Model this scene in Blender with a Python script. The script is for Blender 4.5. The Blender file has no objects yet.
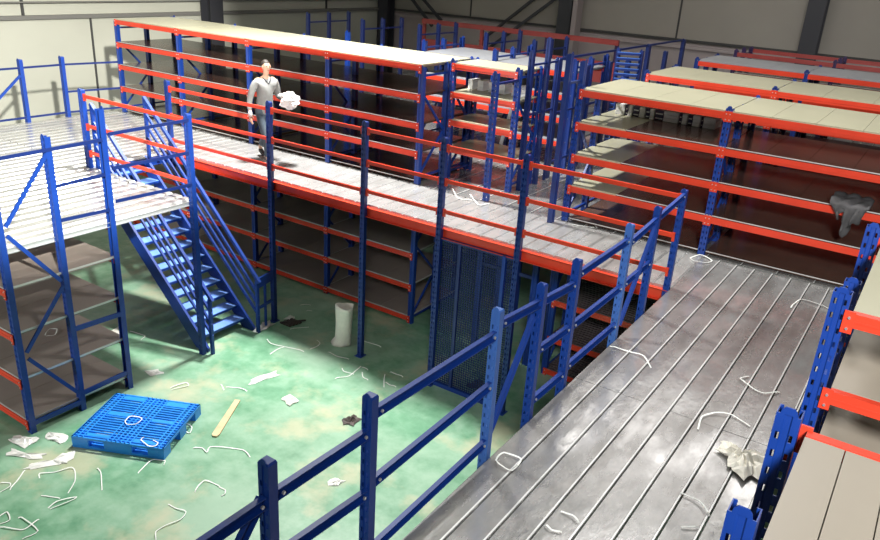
import bpy, bmesh, math, random
from mathutils import Vector, Matrix, noise
random.seed(7)
SC = bpy.context.scene
COL = SC.collection
DK = 2.358          # top of the mezzanine deck

# ------------------------------------------------------------------ materials
def new_mat(name):
    m = bpy.data.materials.new(name); m.use_nodes = True
    nt = m.node_tree; b = nt.nodes['Principled BSDF']
    return m, nt, b
def plain(name, col, rough=0.5, metal=0.0, var=0.0, vscale=6.0, bump=0.0, bscale=30, coat=0.0):
    m, nt, b = new_mat(name)
    b.inputs['Roughness'].default_value = rough; b.inputs['Metallic'].default_value = metal
    b.inputs['Base Color'].default_value = (*col, 1)
    if coat: b.inputs['Coat Weight'].default_value = coat; b.inputs['Coat Roughness'].default_value = .15
    if var or bump:
        tc = nt.nodes.new('ShaderNodeTexCoord')
        n = nt.nodes.new('ShaderNodeTexNoise'); n.inputs['Scale'].default_value = vscale; n.inputs['Detail'].default_value = 5
        nt.links.new(tc.outputs['Object'], n.inputs['Vector'])
        if var:
            r = nt.nodes.new('ShaderNodeValToRGB')
            r.color_ramp.elements[0].position = .3; r.color_ramp.elements[1].position = .7
            r.color_ramp.elements[0].color = (*[c*(1-var) for c in col], 1)
            r.color_ramp.elements[1].color = (*[min(1, c*(1+var)) for c in col], 1)
            nt.links.new(n.outputs['Fac'], r.inputs['Fac']); nt.links.new(r.outputs['Color'], b.inputs['Base Color'])
        if bump:
            n2 = nt.nodes.new('ShaderNodeTexNoise'); n2.inputs['Scale'].default_value = bscale
            nt.links.new(tc.outputs['Object'], n2.inputs['Vector'])
            bp = nt.nodes.new('ShaderNodeBump'); bp.inputs['Strength'].default_value = bump; bp.inputs['Distance'].default_value = .01
            nt.links.new(n2.outputs['Fac'], bp.inputs['Height']); nt.links.new(bp.outputs['Normal'], b.inputs['Normal'])
    return m
def ramp(nt, src, stops):
    r = nt.nodes.new('ShaderNodeValToRGB'); e = r.color_ramp.elements
    while len(e) < len(stops): e.new(.5)
    for i, (p, c) in enumerate(stops): e[i].position = p; e[i].color = (*c, 1) if len(c) == 3 else c
    nt.links.new(src, r.inputs['Fac']); return r
def noise_node(nt, vec, scale, detail=4, rough=.55, sc=(1, 1, 1)):
    mp = nt.nodes.new('ShaderNodeMapping'); mp.inputs['Scale'].default_value = sc
    nt.links.new(vec, mp.inputs['Vector'])
    n = nt.nodes.new('ShaderNodeTexNoise'); n.inputs['Scale'].default_value = scale
    n.inputs['Detail'].default_value = detail; n.inputs['Roughness'].default_value = rough
    nt.links.new(mp.outputs['Vector'], n.inputs['Vector']); return n
def mixc(nt, fac, a, b, mode='MIX'):
    m = nt.nodes.new('ShaderNodeMix'); m.data_type = 'RGBA'; m.blend_type = mode
    if isinstance(fac, float): m.inputs['Factor'].default_value = fac
    else: nt.links.new(fac, m.inputs['Factor'])
    for s, v in ((m.inputs['A'], a), (m.inputs['B'], b)):
        if isinstance(v, tuple): s.default_value = (*v, 1)
        else: nt.links.new(v, s)
    return m.outputs['Result']

M = {}
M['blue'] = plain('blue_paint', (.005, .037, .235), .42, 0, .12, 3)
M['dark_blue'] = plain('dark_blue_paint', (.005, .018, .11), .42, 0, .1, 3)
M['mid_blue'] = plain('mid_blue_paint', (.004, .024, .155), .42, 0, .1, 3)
M['pale_lit_blue'] = plain('pale_lit_blue_paint', (.045, .13, .42), .45, 0, .1, 3)  # guardrail posts: light caught by their flanges put into the blue; rungs reuse it
M['tread_sheen_blue'] = plain('tread_sheen_blue_paint', (.16, .30, .72), .35, 0, .08, 5)  # lighter than the blue steel, with the treads' sheen put into the colour
M['red'] = plain('red_paint', (.60, .050, .023), .25, 0, .08, 2.5)
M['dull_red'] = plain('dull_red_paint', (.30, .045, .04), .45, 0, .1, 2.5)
M['board'] = plain('shelf_board', (.29, .255, .205), .42, 0, .05, 1.2)
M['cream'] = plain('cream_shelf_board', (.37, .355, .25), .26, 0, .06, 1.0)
M['shaded_brown'] = plain('shaded_shelf_board', (.085, .048, .036), .22, 0, .2, 2.0)  # interior boards: shade and red bounce inside the racks put into the colour
M['grey_board'] = plain('grey_shelf_board', (.23, .235, .25), .35, 0, .08, 1.2)
M['under_board'] = plain('lower_shelf_board', (.31, .26, .23), .42, 0, .08, 1.4)
M['rib'] = plain('dark_ribbed_steel', (.13, .105, .11), .45, .3)
M['strap'] = plain('white_strap', (.80, .82, .78), .4)
M['film'] = plain('white_film', (.72, .72, .68), .3, 0, .1, 9)
M['paper'] = plain('cream_paper', (.80, .77, .68), .6, 0, .06, 9)
M['bolt'] = plain('zinc_bolt', (.75, .76, .78), .3, .8)
M['zinc_edge_and_highlight'] = plain('zinc_edge_and_highlight', (.62, .62, .61), .4, .4)
M['galv'] = plain('galvanised', (.62, .64, .66), .35, .6)
M['wood'] = plain('pale_wood', (.62, .45, .26), .6, 0, .12, 8)
M['pallet'] = plain('pallet_plastic', (.02, .26, .80), .38, 0, .08, 4)
M['skin'] = plain('skin', (.50, .30, .21), .5)
M['hair'] = plain('hair', (.02, .014, .01), .6)
M['shirt'] = plain('grey_shirt', (.20, .205, .20), .85, 0, .1, 14, .3, 40)
M['collar'] = plain('dark_collar', (.05, .05, .06), .9)
M['trousers'] = plain('grey_blue_trousers', (.05, .07, .09), .85, 0, .15, 12, .3, 40)
M['shoe'] = plain('dark_shoe', (.02, .02, .022), .6)
M['white_cloth'] = plain('white_cloth', (.80, .77, .74), .85)
M['eye'] = plain('eye', (.02, .02, .02), .2)
M['lip'] = plain('lip', (.30, .12, .09), .5)
M['jacket'] = plain('dark_cloth', (.045, .043, .045), .75, 0, .4, 6, .5, 25)
M['debris'] = plain('dark_debris', (.06, .045, .04), .6, 0, .3, 12)
M['column'] = plain('dark_steel', (.045, .046, .055), .5, .2)
M['mid_steel'] = plain('grey_steel', (.17, .165, .155), .5)
M['carton'] = plain('white_board_stack', (.85, .85, .85), .6)
M['purple'] = plain('dark_purple_steel', (.035, .02, .075), .4)
M['black'] = plain('black_rubber', (.012, .012, .014), .6)

def deck_mat(name, base, dirt, metal=.6, r0=.30, r1=.13, bs=.25):
    m, nt, b = new_mat(name)
    tc = nt.nodes.new('ShaderNodeTexCoord'); v = tc.outputs['Object']
    n1 = noise_node(nt, v, 2.2, 7, .68, (1.4, .6, 1))
    n2 = noise_node(nt, v, 9, 5, .7, (1.0, .35, 1))
    c1 = ramp(nt, n1.outputs['Fac'], [(.34, dirt), (.62, base)])
    c2 = ramp(nt, n2.outputs['Fac'], [(.3, (.72, .72, .72)), (.7, (1, 1, 1))])
    col = mixc(nt, .8, c1.outputs['Color'], c2.outputs['Color'], 'MULTIPLY')
    nt.links.new(col, b.inputs['Base Color'])
    b.inputs['Metallic'].default_value = metal
    rr = ramp(nt, n1.outputs['Fac'], [(.36, (r0,)*3), (.64, (r1,)*3)])
    nt.links.new(rr.outputs['Color'], b.inputs['Roughness'])
    bp = nt.nodes.new('ShaderNodeBump'); bp.inputs['Strength'].default_value = bs; bp.inputs['Distance'].default_value = .012
    nb = noise_node(nt, v, 5.0, 4, .6, (1.5, .8, 1))
    nt.links.new(nb.outputs['Fac'], bp.inputs['Height']); nt.links.new(bp.outputs['Normal'], b.inputs['Normal'])
    return m
M['deck'] = deck_mat('galvanised_deck', (.52, .52, .515), (.27, .26, .25), .62, .34, .13, .3)
M['deck_cross'] = deck_mat('galvanised_cross_deck', (.62, .62, .61), (.40, .39, .38), .55, .34, .2, .25)
M['deck_left'] = deck_mat('galvanised_platform', (.62, .62, .60), (.44, .43, .42), .6, .32, .2)

def floor_mat():
    m, nt, b = new_mat('green_epoxy')
    tc = nt.nodes.new('ShaderNodeTexCoord'); v = tc.outputs['Object']
    n1 = noise_node(nt, v, .8, 6, .6); n2 = noise_node(nt, v, 3.2, 6, .65); n3 = noise_node(nt, v, 1.15, 5, .6)
    g = ramp(nt, n2.outputs['Fac'], [(.25, (.085, .24, .13)), (.5, (.15, .33, .20)), (.75, (.25, .44, .30))])
    pale = ramp(nt, n1.outputs['Fac'], [(.40, (0, 0, 0)), (.62, (.7, .7, .7))])
    col = mixc(nt, pale.outputs['Color'], g.outputs['Color'], (.32, .46, .34))
    tan = ramp(nt, n3.outputs['Fac'], [(.53, (0, 0, 0)), (.66, (.62, .62, .62))])
    col = mixc(nt, tan.outputs['Color'], col, (.50, .46, .31))
    nt.links.new(col, b.inputs['Base Color'])
    b.inputs['Roughness'].default_value = .38
    return m
M['floor'] = floor_mat()
def wall_mat(name, col, rough=.6):
    m, nt, b = new_mat(name)
    tc = nt.nodes.new('ShaderNodeTexCoord'); v = tc.outputs['Object']
    n = noise_node(nt, v, .35, 4, .55, (1, 1, 1.6))
    c = ramp(nt, n.outputs['Fac'], [(.3, tuple(x*.88 for x in col)), (.7, col)])
    nt.links.new(c.outputs['Color'], b.inputs['Base Color']); b.inputs['Roughness'].default_value = rough
    return m
M['wall'] = wall_mat('wall_panel', (.36, .335, .295))
M['wall_left'] = wall_mat('left_wall_panel', (.50, .50, .43))
M['wall_low'] = wall_mat('lower_wall_panel', (.40, .345, .345))
M['seam'] = plain('seam_dark', (.05, .05, .05), .7)
M['ceiling'] = plain('ceiling_panel', (.75, .75, .74), .7)

# ------------------------------------------------------------------ mesh builder
class MB:
    def __init__(s): s.v = []; s.f = []; s.m = []; s.mats = []; s.sm = []
    def mi(s, mat):
        if mat not in s.mats: s.mats.append(mat)
        return s.mats.index(mat)
    def add(s, vs, fs, mat, smooth=False):
        o = len(s.v); k = s.mi(mat)
        s.v += [tuple(v) for v in vs]
        for f in fs: s.f.append(tuple(i+o for i in f)); s.m.append(k); s.sm.append(smooth)
    def box(s, x0, x1, y0, y1, z0, z1, mat='blue'):
        vs = [(x0,y0,z0),(x1,y0,z0),(x1,y1,z0),(x0,y1,z0),(x0,y0,z1),(x1,y0,z1),(x1,y1,z1),(x0,y1,z1)]
        s.add(vs, [(3,2,1,0),(4,5,6,7),(0,1,5,4),(1,2,6,5),(2,3,7,6),(3,0,4,7)], mat)
    def bar(s, p, q, w, h, mat='blue', up=(0, 0, 1)):
        p = Vector(p); q = Vector(q); d = (q-p).normalized(); u = Vector(up)
        if abs(d.dot(u)) > .98: u = Vector((0, 1, 0))
        a = d.cross(u).normalized(); b = a.cross(d).normalized()
        a *= w/2; b *= h/2
        vs = [p-a-b, p+a-b, p+a+b, p-a+b, q-a-b, q+a-b, q+a+b, q-a+b]
        s.add(vs, [(3,2,1,0),(4,5,6,7),(0,1,5,4),(1,2,6,5),(2,3,7,6),(3,0,4,7)], mat)
    def channel(s, p, q, w, h, mat='blue', t=.004):
        """C-section bar between p and q: web h tall, flanges w wide"""
        p = Vector(p); q = Vector(q); d = (q-p).normalized(); u = Vector((0, 0, 1))
        a = d.cross(u).normalized(); b = a.cross(d).normalized()
        prof = [(-w/2,-h/2),(w/2,-h/2),(w/2,-h/2+t),(-w/2+t,-h/2+t),(-w/2+t,h/2-t),(w/2,h/2-t),(w/2,h/2),(-w/2,h/2)]
        vs = [c+a*x+b*y for c in (p, q) for x, y in prof]; n = 8
        fs = [(i, (i+1) % n, n+(i+1) % n, n+i) for i in range(n)] + [tuple(range(n))[::-1], tuple(range(n, 2*n))]
        s.add(vs, fs, mat)
    def tube(s, pts, r, mat, n=8, smooth=True, caps=True):
        pts = [Vector(p) for p in pts]; rings = []
        rs = r if isinstance(r, (list, tuple)) else [r]*len(pts)
        for i, p in enumerate(pts):
            d = (pts[min(i+1, len(pts)-1)]-pts[max(i-1, 0)]).normalized()
            u = Vector((0, 0, 1)) if abs(d.z) < .9 else Vector((1, 0, 0))
            a = d.cross(u).normalized(); b = a.cross(d)
            rings.append([p+(a*math.cos(t)+b*math.sin(t))*rs[i] for t in [2*math.pi*k/n for k in range(n)]])
        vs = [v for rr in rings for v in rr]
        fs = [(i*n+k, i*n+(k+1) % n, (i+1)*n+(k+1) % n, (i+1)*n+k) for i in range(len(pts)-1) for k in range(n)]
        if caps: fs += [tuple(range(n))[::-1], tuple(range((len(pts)-1)*n, len(pts)*n))]
        s.add(vs, fs, mat, smooth)
    def bolt(s, x, y, z, axis='y', r=.011, sgn=-1):
        """a small hexagonal bolt head standing out of a face"""
        n = 6; vs = []
        for k in (0, 1):
            for i in range(n):
                t = math.pi*i/3; c, d = r*math.cos(t), r*math.sin(t); e = sgn*.009*k
                vs.append((x+c, y+e, z+d) if axis == 'y' else (x+e, y+c, z+d))
        s.add(vs, [(i, (i+1) % n, n+(i+1) % n, n+i) for i in range(n)]+[tuple(range(n)), tuple(range(n, 2*n))[::-1]], 'bolt')
    def mesh(s, name, base=(0, 0, 0)):
        me = bpy.data.meshes.new(name)
        me.from_pydata([(v[0]-base[0], v[1]-base[1], v[2]-base[2]) for v in s.v], [], s.f)
        for m in s.mats: me.materials.append(M[m])
        me.polygons.foreach_set('material_index', s.m); me.polygons.foreach_set('use_smooth', s.sm)
        me.update(); bm = bmesh.new(); bm.from_mesh(me); bmesh.ops.recalc_face_normals(bm, faces=bm.faces); bm.to_mesh(me); bm.free()
        return me
def link(name, me, parent=None, loc=(0, 0, 0)):
    o = bpy.data.objects.new(name, me); COL.objects.link(o); o.location = loc
    if parent: o.parent = parent
    return o
def put(name, mb, parent=None, base=None):
    """one mesh object; geometry given in world coordinates, origin at the parent's (or its own) base"""
    if parent is not None:
        b = tuple(parent['_b']); o = link(name, mb.mesh(name, b), parent)
        return o
    b = base or mb.v[0]
    return link(name, mb.mesh(name, b), None, b)
def bare(name, loc):
    o = bpy.data.objects.new(name, None); COL.objects.link(o); o.location = loc; o.empty_display_size = .2; o['_b'] = list(loc); return o
def tag(o, label, cat, group=None, kind=None):
    o['label'] = label; o['category'] = cat
    if group: o['group'] = group
    if kind: o['kind'] = kind
    return o
def thing(name, loc, label, cat, group=None): return tag(bare(name, loc), label, cat, group)
def struct(name, mb):
    o = put(name, mb, None, (0, 0, 0)); o['kind'] = 'structure'; return o

# ------------------------------------------------------------------ perforated uprights
_up = {}
PW, PD = .082, .068
def upright_mesh(h, mat='blue', holes=True, tab=True, w=PW, d=PD, closed=False):
    key = (round(h, 3), mat, holes, w, d, closed)
    if key in _up: return _up[key]
    hw, hd = w/2, d/2
    P = [(-hw+.014, hd), (-hw, hd), (-hw, .012), (-hw, -.004), (-hw, -hd), (-hw+.012, -hd), (-hw+.026, -hd), (-.010, -hd+.006), (.010, -hd+.006),
         (hw-.026, -hd), (hw-.012, -hd), (hw, -hd), (hw, -.004), (hw, .012), (hw, hd), (hw-.014, hd)]
    HC = {5, 9}
    pitch = .075; zs = [0.0]; kinds = []
    z = .03
    while z+pitch < h:
        zs += [z+.022, z+.052]; kinds += [0, 1]; z += pitch
    zs.append(h); kinds.append(0)
    if not holes: zs = [0, h]; kinds = [0]
    bm = bmesh.new(); rows = [[bm.verts.new((x, y, z)) for x, y in P] for z in zs]
    for r in range(len(zs)-1):
        for c in range(len(P)-1):
            if kinds[r] and c in HC: continue
            bm.faces.new((rows[r][c], rows[r][c+1], rows[r+1][c+1], rows[r+1][c]))
    if closed:
        for r in range(len(zs)-1): bm.faces.new((rows[r][-1], rows[r][0], rows[r+1][0], rows[r+1][-1]))
        top = []
        for v, (x, y) in zip(rows[-1], P): top.append(bm.verts.new((x*.82, y*.82, h+.012)))
        n_ = len(P)
        for c in range(n_): bm.faces.new((rows[-1][c], rows[-1][(c+1) % n_], top[(c+1) % n_], top[c]))
        bm.faces.new(top)
    if tab:   # rounded tongue above the front face
        a, b_ = rows[-1][6], rows[-1][9]
        t1 = bm.verts.new((-hw+.016, -hd-.001, h+.018)); t2 = bm.verts.new((-hw+.027, -hd-.001, h+.030)); t3 = bm.verts.new((hw-.027, -hd-.001, h+.030)); t4 = bm.verts.new((hw-.016, -hd-.001, h+.018))
        bm.faces.new((rows[-1][5], rows[-1][6], rows[-1][7], rows[-1][8], rows[-1][9], rows[-1][10], t4, t3, t2, t1))
    bmesh.ops.recalc_face_normals(bm, faces=bm.faces)
    bmesh.ops.solidify(bm, geom=bm.faces[:], thickness=.004)
    me = bpy.data.meshes.new('upright'); bm.to_mesh(me); bm.free(); me.materials.append(M[mat]); me.update()
    _up[key] = me; return me
def upright(parent, x, y, z0, z1, mat='blue', name='upright', rot=0, holes=True, w=PW, d=PD, closed=False):
    closed = closed or name == 'post'
    b = parent['_b']; o = link(name, upright_mesh(z1-z0, mat, holes, True, w, d, closed), parent, (x-b[0], y-b[1], z0-b[2]))
    o.rotation_euler.z = rot; return o

_bm = {}
def beam_mesh(L, h, mat, plates, n):
    key = (round(L, 3), h, mat, plates)
    if key in _bm: return _bm[key]
    b = MB()
    # stepped box beam, top at z=0, front face at y=0
    prof = [(0, -h), (.045, -h), (.045, -.0), (.022, -.0), (.022, -.016), (.0, -.016)]
    prof = [(0, -h), (.045, -h), (.045, 0), (0, 0)]
    x0, x1 = .030, L-.030
    vs = [(x, y, z) for x in (x0, x1) for y, z in prof]; k = len(prof)
    b.add(vs, [(i, (i+1) % k, k+(i+1) % k, k+i) for i in range(k)]+[tuple(range(k)), tuple(range(k, 2*k))[::-1]], mat)
    # a fold line pressed in the face
    b.box(x0+.01, x1-.01, -.003, .001, -h*.62, -h*.50, mat)
    if plates:
        for a, c in ((-.004, .046), (L-.046, L+.004)):
            b.box(a, c, -.008, .002, -h-.03, .012, mat)
            xm = (a+c)/2
            b.bolt(xm, -.008, -.02, 'y', .007); b.bolt(xm, -.008, -h-.005, 'y', .007)
    me = b.mesh('beam'); _bm[key] = me; return me
def beam(parent, x0, x1, y, ztop, mat='red', h=.1, plates=True, name='beam', back=False):
    b = parent['_b']; L = x1-x0
    me = beam_mesh(L, h, mat, plates, 0)
    o = link(name, me, parent)
    if back: o.location = (x1-b[0], y+PD/2+.006-b[1], ztop-b[2]); o.rotation_euler.z = math.pi
    else: o.location = (x0-b[0], y-PD/2-.006-b[1], ztop-b[2])
    return o

def boards(parent, x0, x1, y0, y1, z, mat, n=4, name='shelf_board'):
    b = MB(); w = (x1-x0)/n
    if mat == 'rib':       # slatted steel shelf, slats running along the beams
        y = y0
        while y < y1-.03: b.box(x0, x1, y, y+.04, z-.005, z+.012, mat); y += .07
        for x in (x0+.1, (x0+x1)/2, x1-.1): b.box(x-.015, x+.015, y0+.05, y1-.05, z-.02, z-.004, mat)
        return put(name, b, parent)
    for i in range(n):
        a = x0+i*w+.002; c = x0+(i+1)*w-.002
        b.box(a, c, y0, y1, z, z+.018, mat)
    b.box(x0+.03, x1-.03, y0+.06, y1-.06, z-.03, z, mat)
    if mat in ('shaded_brown', 'under_board'):      # bare zinc lip folded over the board's edge
        b.box(x0+.002, x1-.002, y0-.002, y0+.006, z+.010, z+.0195, 'zinc_edge_and_highlight')
        if mat == 'under_board': b.box(x1-.012, x1-.0005, y0, y1, z-.004, z+.0195, 'zinc_edge_and_highlight')
    return put(name, b, parent)

def rack(label, xs, ys, z0, ztop, levels, mats='board', group=None, top_mat=None, skip_top=False, bmat='red', umat='blue', holes=True, braces=True,
         n=4, beam_h=.08, name='storage_rack', heights=None, ys_beam=None, floor_board=False, plates=True, cat='rack', inset=False, split_mat=None, tall=False):
    base = ((xs[0]+xs[-1])/2, ys[0], z0)
    t = thing(name, base, label, cat, group)
    for i, x in enumerate(xs):
        for j, y in enumerate(ys):
            h = ztop if heights is None or i != len(xs)-1 else heights[j]
            if tall: pass
            elif inset and j == 1: h = levels[-1]-.07
            elif 0 < j < len(ys)-1 and heights is None: h = levels[-1]-.01 if not skip_top else h
            elif j == len(ys)-1 and heights is None and not inset: h = levels[-1]+.02
            upright(t, x, y, z0, h, umat, rot=(math.pi if j == len(ys)-1 and not inset else 0), holes=holes)
        for j in range(len(ys)-1):
            if not braces: continue
            ya, yb = ys[j]+.02, ys[j+1]-.02; z = z0+.12; s = 0
            step = .62; zt = ztop-(.6 if inset else .12); seg = [((x, ya, z0+.1), (x, yb, z0+.1)), ((x, ya, zt), (x, yb, zt))]
            if j == 0:
                while z+step < ztop-.02:
                    seg.append(((x, ya, z), (x, yb, z+step)) if s % 2 == 0 else ((x, yb, z), (x, ya, z+step))); z += step; s += 1
            for p, q in seg:
                b = MB(); b.bar(p, q, .028, .03, umat); put('frame_brace', b, t)
    yb = ys_beam or (ys[0], ys[-1])
    for i in range(len(xs)-1):
        for k, lv in enumerate(levels):
            s = .035 if inset else 0
            beam(t, xs[i]+s, xs[i+1]-s, yb[0], lv, bmat, beam_h, plates)
            beam(t, xs[i]+s, xs[i+1]-s, yb[1], lv, bmat, beam_h, plates, back=True)
            last = k == len(levels)-1
            if last and skip_top: continue
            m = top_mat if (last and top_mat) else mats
            if inset: boards(t, xs[i]+.062, xs[i+1]-.05, yb[0]+.012, yb[1]-.012, lv-.018, m, n)
            elif split_mat and i == 0 and not last:  # lit patch from the aisle put into paler boards
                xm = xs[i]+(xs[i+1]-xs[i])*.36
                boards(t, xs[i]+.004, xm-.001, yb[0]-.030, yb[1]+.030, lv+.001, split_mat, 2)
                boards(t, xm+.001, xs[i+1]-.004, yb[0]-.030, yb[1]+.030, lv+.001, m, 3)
            else: boards(t, xs[i]+.004, xs[i+1]-.004, yb[0]-.030, yb[1]+.030, lv+.001, m, n)
        if floor_board:
            boards(t, xs[i]+.045, xs[i+1]-.045, yb[0]+.0, yb[1], z0+.032, mats, n, 'bottom_board')
    return t

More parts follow.
